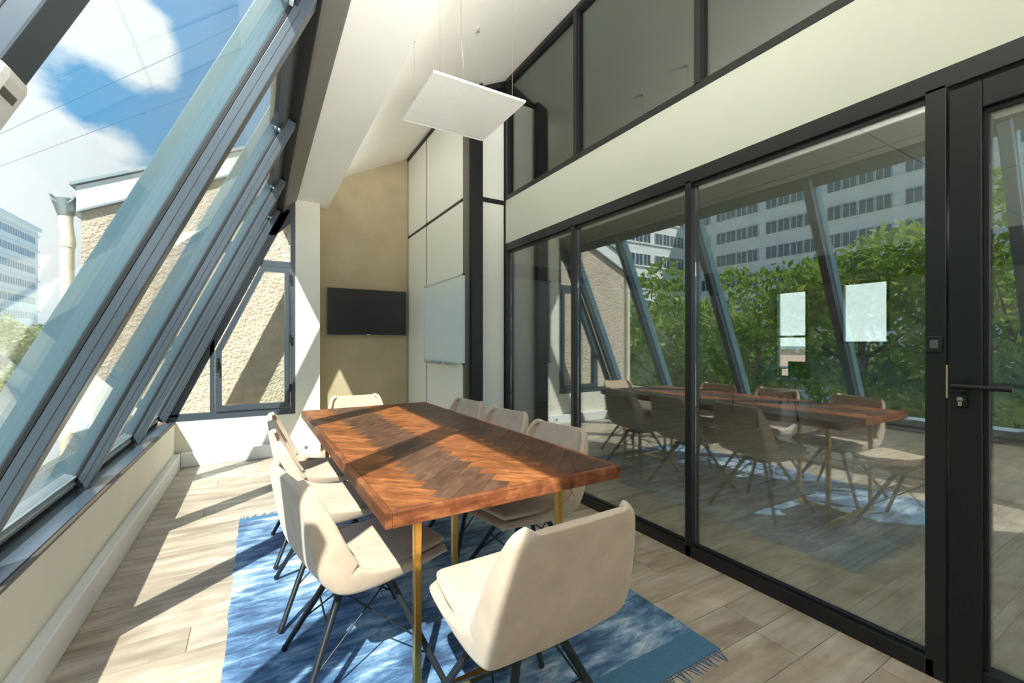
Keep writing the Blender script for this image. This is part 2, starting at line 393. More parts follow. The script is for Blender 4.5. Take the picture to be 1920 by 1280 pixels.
cv = thing('added_fill_housing', 'slim aluminium strip housing added unseen along the inner side of the white beam for fill light', 'lamp')  # unseen fitting, added only to carry the beam fill light
B('profile', M['alu_l'], cv, .7301, .752, -.9, 5.5, 2.98, 3.06, .003)
B('lens', M['diff'], cv, .752, .757, -.9, 5.5, 2.99, 3.05)
# ------------------------------------------------------------------ sloped window wall
w1 = thing('window_1', 'sloped slate-grey aluminium glazing along the left side', 'window', kind='structure')
MW = .070
MUL = [-.42]+[2.00+1.2*k for k in range(-1, 3)] + [5.43]
UTOP = (2.72-.45)/.9102; UH = (2.62-.45)/.9102
def gbox(name, mat, parent, u0, u1, w0, w1_, y0, y1, b=.002):
    return MB().obb(GO, GU, (0, 1, 0), GN, u0, u1, y0, y1, w0, w1_, b).build(name, mat, parent)
for y in MUL:
    m_ = gbox('mullion', M['alu'], w1, .012, UTOP-.02, 0, .058, y, y+MW, .004)
    gbox('groove', M['gasket'], m_, .02, UH,   .0285, .0305, y-.0008, y+.02, 0)
    gbox('pressure_cap', M['cap'], m_, -.05, UTOP, .074, .172, y+.0, y+MW, .004)
    gbox('gasket', M['gasket'], m_, .02, UTOP, .058, .074, y-.0015, y+MW-.003, 0)
bays = list(zip([y+MW for y in MUL[:-1]], MUL[1:]))
MB().prism([(gp(0, .02, 0).x, gp(0, .02, 0).z), (gp(UTOP, .02, 0).x, gp(UTOP, .02, 0).z), (gp(UTOP, .16, 0).x, gp(UTOP, .16, 0).z), (gp(0, .16, 0).x, gp(0, .16, 0).z)], 'y', YN, MUL[0]).build('side_panel', M['white'], wl)
for (a, b) in bays:
    if b-a < .1: continue
    gbox('sash_rail', M['alu_l'], w1, 0.0, .03, .055, .10, a, b)
    gbox('sash_rail', M['alu_l'], w1, .036, .062, .065, .12, a, b)
    gbox('head_rail', M['alu_d'], w1, UH, UTOP, .045, .13, a, b)
    gbox('glass_pane', M['glass_out'], w1, .05, UH+.02, .063, .071, a, b, 0)
    c_ = gbox('clip', M['alu_l'], w1, UH-.05, UH-.038, .045, .06, b-.09, b-.055, .003)
MB().prism([(.08, 2.75), (.17, 2.74), (.255, 2.72), (.38, 2.872), (.38, 3.05), (.10, 3.05)], 'y', YN, YF+.02).build('head_cover', M['greycover'], w1)
gbox('gap_line', M['gasket'], w1, UTOP-.012, UTOP+.006, -.012, .04, YN, YF, 0)
# exterior trim under the glazing
MB().prism([(-1.14, .50), (-.89, .44), (-.89, .36), (-1.14, .42)], 'y', YN, YF+.2).build('outer_sill', M['zinc'], w1)

# white window actuator on the nearest mullion (left edge of the picture)
act = thing('window_actuator', 'white boxy window motor fixed to the nearest sloped mullion', 'window motor')
ya = .705
ac = gbox('housing', M['lampframe'], act, 0.86, 1.25, -.055, .012, ya, ya+.066, .012)
gbox('logo_line', M['greycover'], ac, 1.215, 1.225, -.0555, -.0545, ya+.012, ya+.045, 0)
gbox('vent_line', M['greycover'], ac, 0.90, 1.19, -.0558, -.0545, ya+.03, ya+.032, 0)
gbox('bracket', M['alu_d'], act, .95, 1.12, .0, .03, ya+.06, MUL[1]+.0005, .002)

# ------------------------------------------------------------------ gable window
w2 = thing('window_2', 'slate-grey gable window with slanted side and open-able pentagon sash', 'window', kind='structure')
G0, G1 = YF+.01, YF+.075
gx = lambda z: -1.012+.455*z
def gprism(name, mat, parent, poly, y0=G0, y1=G1): return MB().prism(poly, 'y', y0, y1).build(name, mat, parent)
gprism('bottom_rail', M['alu'], w2, [(gx(.45)+.0, .45), (.362, .45), (.362, .525), (gx(.525)+.0, .525)])
gprism('jamb', M['alu'], w2, [(.318, .525), (.362, .525), (.362, 2.86), (.318, 2.82)])
gprism('slanted_jamb', M['alu'], w2, [(gx(.50), .50), (gx(.50)+.075, .50), (gx(2.75)+.075, 2.75), (gx(2.75), 2.75)])
gprism('dark_corner', M['alu_d'], w2, [(.10, 2.45), (.16, 2.45), (.318, 2.62), (.318, 2.86), (.10, 2.86)])
gprism('transom', M['alu'], w2, [(gx(2.10)+.07, 2.10), (.318, 2.10), (.318, 2.165), (gx(2.165)+.07, 2.165)])
gprism('mullion', M['alu'], w2, [(-.435, .525), (-.395, .525), (-.395, 1.30), (-.435, 1.22)])
gprism('upper_pane', M['glass_out'], w2, [(gx(2.165)+.07, 2.165), (.318, 2.165), (.318, 2.80), (gx(2.80)+.06, 2.80)], G0+.03, G0+.036)
gprism('side_pane', M['glass_out'], w2, [(gx(.525)+.07, .525), (-.435, .525), (-.435, 1.22)], G0+.03, G0+.036)
# sash ring: outer and inner pentagon
so = [(-.388, .532), (.312, .532), (.312, 2.094), (gx(2.094)+.085, 2.094), (-.388, 1.17)]
def inset(poly, d):
    n = len(poly); out = []
    for i in range(n):
        p0, p1, p2 = (Vector(poly[i-1]), Vector(poly[i]), Vector(poly[(i+1) % n]))
        d1 = (p1-p0).normalized(); d2 = (p2-p1).normalized()
        n1 = Vector((-d1.y, d1.x)); n2 = Vector((-d2.y, d2.x)); bis = (n1+n2); bis = bis/bis.length_squared*2
        out.append(tuple(p1+bis*d))
    return out
si = inset(so, .055)
sash = thing('sash', None, None); sash.parent = w2
names = ['sash_rail', 'sash_stile', 'sash_rail', 'sash_slant', 'sash_stile']
for i in range(5):
    j = (i+1) % 5
    gprism(names[i], M['alu'], sash, [so[i], so[j], si[j], si[i]], G0-.018, G1-.005)
gprism('sash_pane', M['glass_out'], sash, inset(so, .045), G0+.02, G0+.026)
gprism('sash_gasket', M['gasket'], sash, [(so[1][0]-.012, .56), (so[1][0]-.006, .56), (so[1][0]-.006, 2.05), (so[1][0]-.012, 2.05)], G0-.02, G0-.015)
for z in (.70, 1.25, 1.93): gprism('hinge', M['plastic_b'], sash, [(.306, z), (.33, z), (.33, z+.09), (.306, z+.09)], G0-.03, G0-.015)
hd = MB(); hd.box(-.376, -.352, G0-.028, G0-.018, .98, 1.10, .004); hd.box(-.372, -.356, G0-.06, G0-.028, 1.05, 1.068, .003); hd.box(-.373, -.355, G0-.07, G0-.054, .94, 1.07, .005)
hd.build('window_handle', M['plastic_b'], sash)

# ------------------------------------------------------------------ glazed partition (right)
wp = thing('wall_right', 'black steel framed glass partition with a white band above', 'partition', kind='structure')
YD0, YD1 = -.36, .565                      # door leaf
posts = [YP-.045, 2.745, 1.66, .565]
B('floor_rail', M['steel'], wp, XG, XG+.075, .605, YP, 0, .066, .003)
B('floor_rail', M['steel'], wp, XG, XG+.075, YN, YD0-.05, 0, .066, .003)
B('head_rail', M['steel'], wp, XG, XG+.075, YN, YP, 2.185, 2.262, .003)
for y, wd in ((YP-.045, .045), (2.745, .042), (1.66, .042), (.572, .060), (YD0-.065, .06), (-1.5, .042)):
    B('post', M['steel'], wp, XG, XG+.075, y, y+wd, .0, 2.20, .003)
for a, b in ((2.787, YP-.045), (1.702, 2.745), (.632, 1.66), (-1.458, YD0-.065), (YN, -1.5)):
    p = B('glass_pane', M['glass_in'], wp, GL, GL+.010, a+.001, b-.001, .050, 2.20)
    B('glazing_bead', M['plastic_b'], wp, GL-.014, GL, a, b, 2.165, 2.186)
    B('glazing_bead', M['plastic_b'], wp, GL-.012, GL, a, b, .064, .076)
B('band_panel', M['band'], wp, XG+.004, XG+.09, YN, YP, 2.262, 2.70)
B('corner_line', M['steel'], wp, XG-.006, XG+.02, YP, YP+.018, 0, 3.9)
wu = thing('window_3', 'black framed clerestory panes above the white band', 'window', kind='structure')
B('bottom_rail', M['steel'], wu, XG, XG+.07, YN, YP, 2.70, 2.745, .002)
B('top_rail', M['steel'], wu, XG, XG+.07, YN, YP, 3.885, 3.935, .002)
for y, wd in ((YP-.045, .045), (2.715, .042), (1.60, .042), (.57, .042), (-.60, .042)):
    B('post', M['steel'], wu, XG, XG+.07, y, y+wd, 2.735, 3.885, .002)
for a, b in ((2.757, YP-.045), (1.642, 2.715), (.612, 1.60), (-.558, .57), (YN, -.60)):
    B('glass_pane', M['glass_up'], wu, GL, GL+.01, a, b, 2.72, 3.90)

# door
dr = thing('door_1', 'black steel framed glass door at the right edge', 'door', kind='structure')
DX0, DX1 = XG-.004, XG+.06
B('stile', M['steel2'], dr, DX0, DX1, YD1-.085, YD1, .012, 2.165, .004)
B('stile', M['steel2'], dr, DX0, DX1, YD0, YD0+.085, .012, 2.165, .004)
B('top_rail', M['steel2'], dr, DX0, DX1, YD0+.085, YD1-.085, 2.07, 2.165, .004)
B('bottom_rail', M['steel2'], dr, DX0, DX1, YD0+.085, YD1-.085, .012, .11, .004)
B('glass_pane', M['glass_in'], dr, GL, GL+.01, YD0+.08, YD1-.08, .10, 2.08)
B('glazing_bead', M['gasket'], dr, GL-.02, GL, YD1-.097, YD1-.085, .11, 2.07)
B('glazing_bead', M['gasket'], dr, GL-.02, GL, YD0+.085, YD1-.097, 2.055, 2.07)
B('threshold', M['steel'], dr, XG, XG+.075, YD0, YD1, 0, .012)
HX = DX0
def disc(name, mat, parent, x, y, z, r, th, n=24):
    return MB().tube([(x, y, z), (x-th, y, z)], r, n).build(name, mat, parent)
ho = disc('rosette', M['steel2'], dr, HX, .533, 1.098, .026, .009)
lv = MB(); lv.tube([(HX-.008, .533, 1.098), (HX-.05, .533, 1.098)], .009, 14); lv.tube([(HX-.05, .545, 1.098), (HX-.052, .525, 1.098), (HX-.05, .40, 1.098)], .0095, 14)
lv.build('lever', M['steel2'], ho)
kp = B('keyhole_plate', M['steel2'], dr, HX-.008, HX, .515, .550, 1.02, 1.068, .004)
kc = MB(); kc.tube([(HX-.008, .533, 1.050), (HX-.012, .533, 1.050)], .0085, 18); kc.box(HX-.012, HX-.008, .528, .538, 1.026, 1.047, .001)
kc.build('lock_cylinder', M['chrome'], kp)
B('strike_strip', M['brass'], dr, HX-.003, HX+.002, .5665, .572, 1.05, 1.17, .001)
sw = thing('switch', 'small square black push switch on the post beside the door', 'switch', (XG, .603, 1.246))
so_ = MB().box(-.010, -.0003, -.022, .022, -.03, .03, .003).build('plate', M['plastic_b'], sw)
MB().box(-.013, -.009, -.012, .012, -.016, .016, .002).build('button', plain('grey_button', lin(92, 100, 98), .3), sw)

# ------------------------------------------------------------------ neighbouring room shell
nb = thing('wall_neighbour', 'outer walls and windows of the room behind the glass', 'wall', kind='structure')
WIN = [(5.24, 5.96, .42, 2.50), (3.73, 4.57, 1.24, 2.55)]
wm = MB()
wm.box(XB, XB+.2, YN, 3.73, -.12, 4.2); wm.box(XB, XB+.2, 4.57, 5.24, -.12, 4.2); wm.box(XB, XB+.2, 5.96, 7.7, -.12, 4.2)
for a, b, z0, z1 in WIN: wm.box(XB, XB+.2, a, b, -.12, z0); wm.box(XB, XB+.2, a, b, z1, 4.2)
M['nbwall'] = plain('grey_green_paint', lin(150, 152, 142), .7)
wm.build('outer_wall', M['nbwall'], nb)
B('side_wall', M['nbwall'], nb, 2.3, XB, 7.6, 7.7, -.12, 4.2)
for a, b, z0, z1 in WIN:
    fr = MB(); t_ = .045
    fr.box(XB-.02, XB+.06, a, a+t_, z0, z1); fr.box(XB-.02, XB+.06, b-t_, b, z0, z1); fr.box(XB-.02, XB+.06, a, b, z0, z0+t_); fr.box(XB-.02, XB+.06, a, b, z1-t_, z1)
    if z0 < 1: fr.box(XB-.02, XB+.06, a, b, 1.38, 1.43)
    fo = fr.build('window_frame', M['steel'], nb)
    B('window_pane', M['glass_out'], fo, XB+.02, XB+.03, a+.03, b-.03, z0+.03, z1-.03)
cl = thing('ceiling_neighbour', 'grey suspended ceiling tiles behind the glass partition', 'ceiling', kind='structure')
B('void_ceiling', M['nbwall'], cl, 2.26, XB, YN, 7.6, 4.1, 4.25)
M['tile'] = plain('ceiling_tile', lin(176, 178, 164), .8)
x = 2.30; k = 0; tm = None
while x < 7.0:
    y = -1.2
    while y < 6.0:
        if tm is None:
            t0 = MB().box(0, 1.185, 0, 1.185, 2.52, 2.545).build('ceiling_tile', M['tile'], cl); tm = t0.data; t0.location = (x, y, 0)
        else: link('ceiling_tile', tm, cl, (x, y, 0))
        y += 1.2
    x += 1.2
B('grid_backing', M['subfloor'], cl, 2.27, XB, YN, 7.6, 2.56, 2.60)
# upper room behind the clerestory
M['upwall'] = plain('upper_room_paint', lin(150, 150, 138), .8)
B('upper_back_wall', M['upwall'], nb, 6.0, 6.1, YN, 7.6, 2.60, 4.1)

# ------------------------------------------------------------------ rug
rug = thing('rug', 'faded blue vintage rug with fringed ends under the table', 'rug', (0.758, 2.40, 0))
RX, RY0, RY1 = .872, 1.237-2.40, 3.56-2.40
g = MB(); nx, ny = 36, 50; vs = []; rnd = random.Random(4)
for j in range(ny+1):
    for i in range(nx+1):
        xx = -RX+2*RX*i/nx; yy = RY0+(RY1-RY0)*j/ny
        if i in (0, nx): xx += .006*math.sin(j*.7)+rnd.uniform(-.002, .002)
        vs.append((xx, yy, .0038+.0006*math.sin(i*1.3+j*.8)))
fs = [(j*(nx+1)+i, j*(nx+1)+i+1, (j+1)*(nx+1)+i+1, (j+1)*(nx+1)+i) for j in range(ny) for i in range(nx)]
g.add(vs, fs, True); g.box(-RX, RX, RY0, RY1, .0002, .003)
g.build('pile', M['rug'], rug)
for (y0, y1, s_) in ((1.105-2.40, RY0, -1), (RY1, 3.63-2.40, 1)):
    MB().box(-RX, RX, y0, y1, .0002, .0036, .0008).build('woven_band', M['rugband'], rug)
    fr = MB(); ye = y0 if s_ < 0 else y1
    n = 110
    for i in range(n):
        xx = -RX+2*RX*(i+.5)/n; L = rnd.uniform(.035, .06); dx = rnd.uniform(-.02, .02)
        fr.tube([(xx, ye, .0022), (xx+dx*.5, ye+s_*L*.5, .0024), (xx+dx, ye+s_*L, .0018)], [.0019, .0019, .0014], 4)
    tag(fr.build('fringe', M['rugfringe'], rug), kind='stuff')

# ------------------------------------------------------------------ conference table
tb = thing('conference_table', 'long walnut herringbone conference table on slim gold legs', 'table', (.7765, 2.432, 0), math.radians(1.2))
TW, TL, TZ0, TZ = .478, 1.135, .70, .75
ed = MB()
B('rim', M['walnut_e'], tb, -TW, -TW+.022, -TL, TL, TZ0, TZ, .003); B('rim', M['walnut_e'], tb, TW-.022, TW, -TL, TL, TZ0, TZ, .003)
B('rim', M['walnut_e'], tb, -TW+.022, TW-.022, -TL, -TL+.022, TZ0, TZ, .003); B('rim', M['walnut_e'], tb, -TW+.022, TW-.022, TL-.022, TL, TZ0, TZ, .003)
B('core', M['walnut_b'], tb, -TW+.022, TW-.022, -TL+.022, TL-.022, TZ0+.004, TZ-.008)
def clip(poly, x0, x1, y0, y1):
    for ax, lim, sgn in ((0, x0, 1), (0, x1, -1), (1, y0, 1), (1, y1, -1)):
        out = []
        for i in range(len(poly)):
            p, q = poly[i], poly[(i+1) % len(poly)]
            dp, dq = (p[ax]-lim)*sgn, (q[ax]-lim)*sgn
            if dp >= 0: out.append(p)
            if dp*dq < 0:
                t = dp/(dp-dq); out.append((p[0]+(q[0]-p[0])*t, p[1]+(q[1]-p[1])*t))
        poly = out
        if len(poly) < 3: return []
    return poly
hw, hn = .072, 5; c45 = math.sqrt(.5)
for k in range(-40, 41):
    for m_ in range(-4, 5):
        for kind in (0, 1):
            bx, by = (k+m_*hn, k-m_*hn) if kind == 0 else (k+m_*hn, k-m_*hn+1)
            w_, h_ = (hn, 1) if kind == 0 else (1, hn)
            gap = .008
            q = [(bx+gap, by+gap), (bx+w_-gap, by+gap), (bx+w_-gap, by+h_-gap), (bx+gap, by+h_-gap)]
            # rotate by 45 degrees so that the zigzag runs along the table
            P = [((a-b)*c45*hw+.243, (a+b)*c45*hw) for a, b in q]
            P = clip(P, -TW+.023, TW-.023, -TL+.023, TL-.023)
            if len(P) < 3: continue
            ar = abs(sum(P[i][0]*P[(i+1) % len(P)][1]-P[(i+1) % len(P)][0]*P[i][1] for i in range(len(P))))/2
            if ar < .0002: continue
            cx = sum(p[0] for p in P)/len(P); cy = sum(p[1] for p in P)/len(P)
            ang = math.radians(45 if kind == 0 else 135); ca, sa = math.cos(-ang), math.sin(-ang)
            L = [((p[0]-cx)*ca-(p[1]-cy)*sa, (p[0]-cx)*sa+(p[1]-cy)*ca) for p in P]
            o = MB().prism(L, 'z', TZ-.009, TZ-.0005+random.uniform(-.0003, .0002)).build('plank', M['walnut_b'] if kind == 0 else M['walnut_a'], tb)  # board tone follows direction, imitating reflected sky
            o.location = (cx, cy, 0); o.rotation_euler = (0, 0, ang)
# gold tube frames: at each end two uprights on a cross bar and a third upright on a bar running inwards
gt = .0125
for s in (-1, 1):
    ye = s*(2.432-1.462); yi = s*(2.432-1.81)
    for xl in (-.325, .285): B('leg', M['gold'], tb, xl-gt, xl+gt, ye-gt, ye+gt, .0046, TZ0, .002)
    B('leg', M['gold'], tb, -.03-gt, -.03+gt, yi-gt, yi+gt, .0046, TZ0, .002)
    B('foot_rail', M['gold'], tb, -.325+gt, .285-gt, ye-gt, ye+gt, .0046, .031, .002)
    B('foot_rail', M['gold'], tb, -.03-gt, -.03+gt, min(ye-s*gt, yi+s*gt), max(ye-s*gt, yi+s*gt), .0046, .031, .002)
    B('top_rail', M['gold'], tb, -.325+gt, .285-gt, ye-gt, ye+gt, TZ0-.022, TZ0-.001, .002)
B('cable_box', M['plastic_b'], tb, -.43, -.33, -1.07, -.74, TZ0-.03, TZ0-.001, .006)

# ------------------------------------------------------------------ chairs
def catmull(P, n):
    P = [Vector(p) for p in P]; out = []
    for i in range(n):
        t = i/(n-1)*(len(P)-1); k = min(int(t), len(P)-2); f = t-k
        p0, p1, p2, p3 = P[max(k-1, 0)], P[k], P[k+1], P[min(k+2, len(P)-1)]
        out.append(.5*((2*p1)+(p2-p0)*f+(2*p0-5*p1+4*p2-p3)*f*f+(3*p1-p0-3*p2+p3)*f**3))
    return out
# (local y, z, half width, wing height) from the seat's front edge to the top of the back
PROF = [(.275, .424, .160, .006), (.262, .438, .190, .010), (.20, .437, .214, .024), (.08, .424, .226, .042), (-.06, .416, .230, .070), (-.155, .432, .230, .104), (-.205, .490, .232, .110), (-.228, .570, .231, .094), (-.246, .665, .222, .072), (-.262, .745, .204, .048), (-.269, .782, .188, .036), (-.272, .800, .158, .026)]
def shell_surface(n, cols, s0=0.0, s1=1.0):
    A = catmull([(p[0], p[1], 0) for p in PROF], 200); Wd = catmull([(p[2], p[3], 0) for p in PROF], 200)
    rows = []
    for i in range(n):
        f = s0+(s1-s0)*i/(n-1); j = int(round(f*199)); j0, j1 = max(j-2, 0), min(j+2, 199)
        t = Vector((0, A[j1].x-A[j0].x, A[j1].y-A[j0].y)).normalized()
        nrm = Vector((0, t.z, -t.y))*-1       # into the sitter: up on the seat, forward on the back
        if nrm.z < -0.2 or (abs(nrm.z) < .5 and nrm.y < 0): nrm = -nrm
        row = []
        for c in cols:
            a = abs(c); h = Wd[j].y
            u_ = max(0, (a-.8)/.2)
            lift = h*(0.06*(a/.8)**2 if a <= .8 else .06+.94*u_)
            row.append(Vector((Wd[j].x*(c*.91/.8 if a <= .8 else math.copysign(.91+.09*u_*(1.35-.55*u_), c)), A[j].x, A[j].y))+nrm*lift)
        rows.append(row)
    return rows
def padded(rows, thick, name, mat, lev=1, down=True):
    n, m = len(rows), len(rows[0])
    bm = bmesh.new(); V = [[bm.verts.new(v) for v in r] for r in rows]
    for i in range(n-1):
        for j in range(m-1): bm.faces.new((V[i][j], V[i][j+1], V[i+1][j+1], V[i+1][j]))
    me = bpy.data.meshes.new(name); bm.normal_update(); bm.to_mesh(me); bm.free(); me.materials.append(mat)
    o = link(name, me)
    sd = o.modifiers.new('s', 'SOLIDIFY'); sd.thickness = thick; sd.offset = 0; sd.use_even_offset = False
    ss = o.modifiers.new('ss', 'SUBSURF'); ss.levels = lev; ss.render_levels = lev
    dg = bpy.context.evaluated_depsgraph_get(); ev = bpy.data.meshes.new_from_object(o.evaluated_get(dg))
    bpy.data.objects.remove(o); bpy.data.meshes.remove(me)
    for p in ev.polygons: p.use_smooth = True
    ev.name = name
    return ev
colsS = [-1, -.955, -.9, -.835, -.8, -.765, -.6, -.35, -.12, .12, .35, .6, .765, .8, .835, .9, .955, 1]
chair0 = thing('chair', 'x', 'chair', group='beige velvet shell chairs around the table')
link('shell', padded(shell_surface(30, colsS), .026, 'shell', M['velvet'], 2), chair0)
# seat pad lying in the shell
pr = []
for i, r in enumerate(shell_surface(12, [-.78, -.74, -.66, -.48, -.25, 0, .25, .48, .66, .74, .78], .075, .50)):
    edge = min(1, min(i, 11-i)/1.5+.35)
    row = []
    for j, v in enumerate(r):
        ee = min(1, min(j, 10-j)/1.5+.3)
        row.append(v+Vector((0, 0, .022+.016*min(edge, ee))))
    pr.append(row)
link('seat_pad', padded(pr, .030, 'seat_pad', M['velvet'], 2), chair0)
bp = MB().box(-.085, .085, -.105, .105, .372, .392, .004); bp.tube([(0, 0, .375), (0, 0, .405)], .05, 20)
bp.build('mount_plate', M['leg'], chair0)
for sx in (-1, 1):
    for sy in (-1, 1):
        lg = MB().tube([(sx*.07, sy*.075, .385), (sx*.248, sy*.248, .012)], [.0135, .0105], 12).build('leg', M['leg'], chair0)
        MB().tube([(sx*.2445, sy*.2445, .020), (sx*.2485, sy*.2485, .0078)], .0122, 12).build('foot_cap', M['plastic_b'], lg)
def legpt(sx, sy, z): f = (.385-z)/.381; return (sx*(.07+.178*f), sy*(.075+.173*f), z)
for sx in (-1, 1):
    MB().tube([legpt(sx, 1, .36), legpt(sx, -1, .15)], .0035, 8).build('brace', M['leg'], chair0)
    MB().tube([legpt(sx, -1, .36), legpt(sx, 1, .15)], .0035, 8).build('brace', M['leg'], chair0)
    MB().tube([legpt(-1, sx, .26), legpt(1, sx, .26)], .0035, 8).build('brace', M['leg'], chair0)
D = math.radians
# x, y, heading of the legs, swivel of the shell on its base
CH = [
    (.700, 1.128, D(2), 0, 'beige velvet chair at the near end of the table, seen from behind'),
    (.340, 1.735, D(-90), D(11), 'beige velvet chair on the window side, nearest the viewer'),
    (.330, 2.355, D(-90), D(2), 'beige velvet chair on the window side, middle of the three'),
    (.330, 2.965, D(-90), D(-1), 'beige velvet chair on the window side, farthest from the viewer'),
    (.715, 3.610, D(180), 0, 'beige velvet chair at the far end of the table below the television'),
    (1.170, 1.880, D(90), D(10), 'beige velvet chair on the glass partition side, nearest the viewer'),
    (1.190, 2.480, D(90), D(8), 'beige velvet chair on the glass partition side, middle of the three'),
    (1.175, 3.070, D(90), D(7), 'beige velvet chair on the glass partition side, farthest from the viewer'),
]
for i, (x, y, rz, sw_, lab) in enumerate(CH):
    c = chair0 if i == 0 else copy_tree(chair0)
    c.location = (x, y, .0046); c.rotation_euler = (0, 0, rz); c['label'] = lab
    for ch in c.children:
        if ch.name.split('.')[0] in ('shell', 'seat_pad'): ch.rotation_euler = (0, 0, sw_)

# ------------------------------------------------------------------ television
tv = thing('television', 'black flat television mounted on the taupe wall', 'television', (1.20, YT, 1.637))
B('wall_mount', M['plastic_b'], tv, -.2, .2, -.03, -.0005, -.15, .15)
B('bezel', M['greycover'], tv, -.483, .483, -.062, -.03, -.285, .285, .004)
B('screen', M['screen'], tv, -.479, .479, -.0635, -.0615, -.281, .281)
B('trim_strip', M['greycover'], tv, -.483, .483, -.0632, -.060, -.2885, -.283)
B('sensor_bar', M['chrome'], tv, -.022, .022, -.0645, -.061, -.284, -.274, .002)
# ------------------------------------------------------------------ whiteboard
wb = thing('whiteboard', 'aluminium framed whiteboard on the white panelled wall', 'whiteboard', (XW, 4.405, 1.48))
B('panel', M['board'], wb, -.016, -.001, -.555, .555, -.43, .43)
for z in (-.437, .423): B('frame_rail', M['alu_l'], wb, -.022, -.001, -.56, .56, z, z+.014, .002)
for y in (-.565, .551): B('frame_stile', M['alu_l'], wb, -.022, -.001, y, y+.014, -.437, .437, .002)
for y in (-.567, .549):
    for z in (-.44, .422): B('corner_cap', M['plastic_b'] if y < 0 else M['greycover'], wb, -.025, -.0005, y, y+.018, z, z+.018, .003)
B('pen_tray', M['chrome'], wb, -.075, -.02, -.40, .40, -.452, -.442, .002)
mk = thing('board_marker', 'dark marker pen lying on the whiteboard tray', 'marker', (XW-.05, 4.32, 1.0385))
MB().tube([(0, -.05, .006), (0, .03, .006)], .006, 10).build('barrel', M['lampframe'], mk); MB().tube([(0, .03, .006), (0, .062, .006)], .0065, 10).build('cap', M['plastic_b'], mk)
# ------------------------------------------------------------------ pendant light panel
pl = thing('pendant_light', 'square white panel lamp hung on thin wires under the sloped ceiling', 'lamp', (1.14, 2.60, 2.75))
PS = .302
for a in ((-PS, PS, -PS, -PS+.012), (-PS, PS, PS-.012, PS), (-PS, -PS+.012, -PS+.012, PS-.012), (PS-.012, PS, -PS+.012, PS-.012)):
    B('frame', M['lampframe'], pl, *a, 0, .014, .001)
B('diffuser', M['diff'], pl, -PS+.012, PS-.012, -PS+.012, PS-.012, .001, .010)
B('driver_box', M['lampframe'], pl, -.05, .12, -.04, .04, .014, .05, .003)
for sx in (-1, 1):
    for sy in (-1, 1):
        ztop = zc(1.14+sx*.24)-2.75
        w_ = MB().tube([(sx*.24, sy*.24, .012), (sx*.24, sy*.24, ztop)], .0012, 6).build('suspension_wire', M['wire'], pl)
        MB().tube([(sx*.24, sy*.24, ztop-.03), (sx*.24, sy*.24, ztop)], .008, 12).build('ceiling_anchor', M['chrome'], w_)
        MB().tube([(sx*.24, sy*.24, .012), (sx*.24, sy*.24, .04)], .005, 10).build('wire_grip', M['chrome'], w_)
zt = zc(1.14-.10)-2.75
MB().tube([(-.10, -.22, zt), (-.10, -.22, .45), (-.095, -.215, .30), (-.07, -.18, .22), (-.03, -.1, .12), (0, -.03, .045)], .0025, 8).build('power_cord', M['wire'], pl)
# ceiling light stub
sp = thing('ceiling_clip', 'small white cable clip on the sloped ceiling beside the beam', 'clip', (.80, 1.95, zc(.80)))
MB().box(-.012, .012, -.02, .02, -.02, .008, .004).build('body', M['lampframe'], sp)
sk = thing('wall_socket', 'small white power socket on the far skirting', 'socket', (.47, YF-.0703, .07))
MB().box(-.04, .04, -.008, 0, -.035, .035, .004).build('plate', M['skirt'], sk)
MB().tube([(0, -.0082, 0), (0, -.0095, 0)], .02, 18).build('outlet', M['greycover'], sk)

# ------------------------------------------------------------------ furniture in the neighbouring room
lt = thing('low_table', 'low dark wood table with splayed black legs behind the glass partition', 'table', (6.9, 4.25, 0))
B('top', M['walnut_b'], lt, -.62, .62, -.62, .62, .47, .50, .004)
for sx in (-1, 1):
    for sy in (-1, 1): MB().tube([(sx*.5, sy*.5, .47), (sx*.56, sy*.56, .001)], [.02, .014], 10).build('leg', M['leg'], lt)
dt = thing('window_desk', 'small blue topped desk in front of the bright far window', 'desk', (9.6, 5.5, 0))
M['bluetop'] = plain('blue_laminate', lin(96, 134, 168), .3)
B('top', M['bluetop'], dt, -.35, .35, -.6, .6, .72, .75, .004)
for sx in (-1, 1):
    for sy in (-1, 1): MB().box(sx*.3-.02, sx*.3+.02, sy*.55-.02, sy*.55+.02, 0.001, .72).build('leg', M['leg'], dt)
dc = thing('desk_chair', 'dark teal chair beside the window desk', 'chair', (9.55, 4.62, 0))
M['teal'] = plain('teal_fabric', lin(28, 42, 58), .8)
B('seat', M['teal'], dc, -.22, .22, -.22, .22, .43, .48, .02); B('backrest', M['teal'], dc, -.22, -.18, -.2, .2, .52, .88, .015)
for sx in (-1, 1):
    for sy in (-1, 1): MB().tube([(sx*.17, sy*.17, .44), (sx*.21, sy*.21, .001)], .012, 8).build('leg', M['leg'], dc)
MB().box(-.215, -.195, -.03, .03, .44, .60).build('back_post', M['leg'], dc)

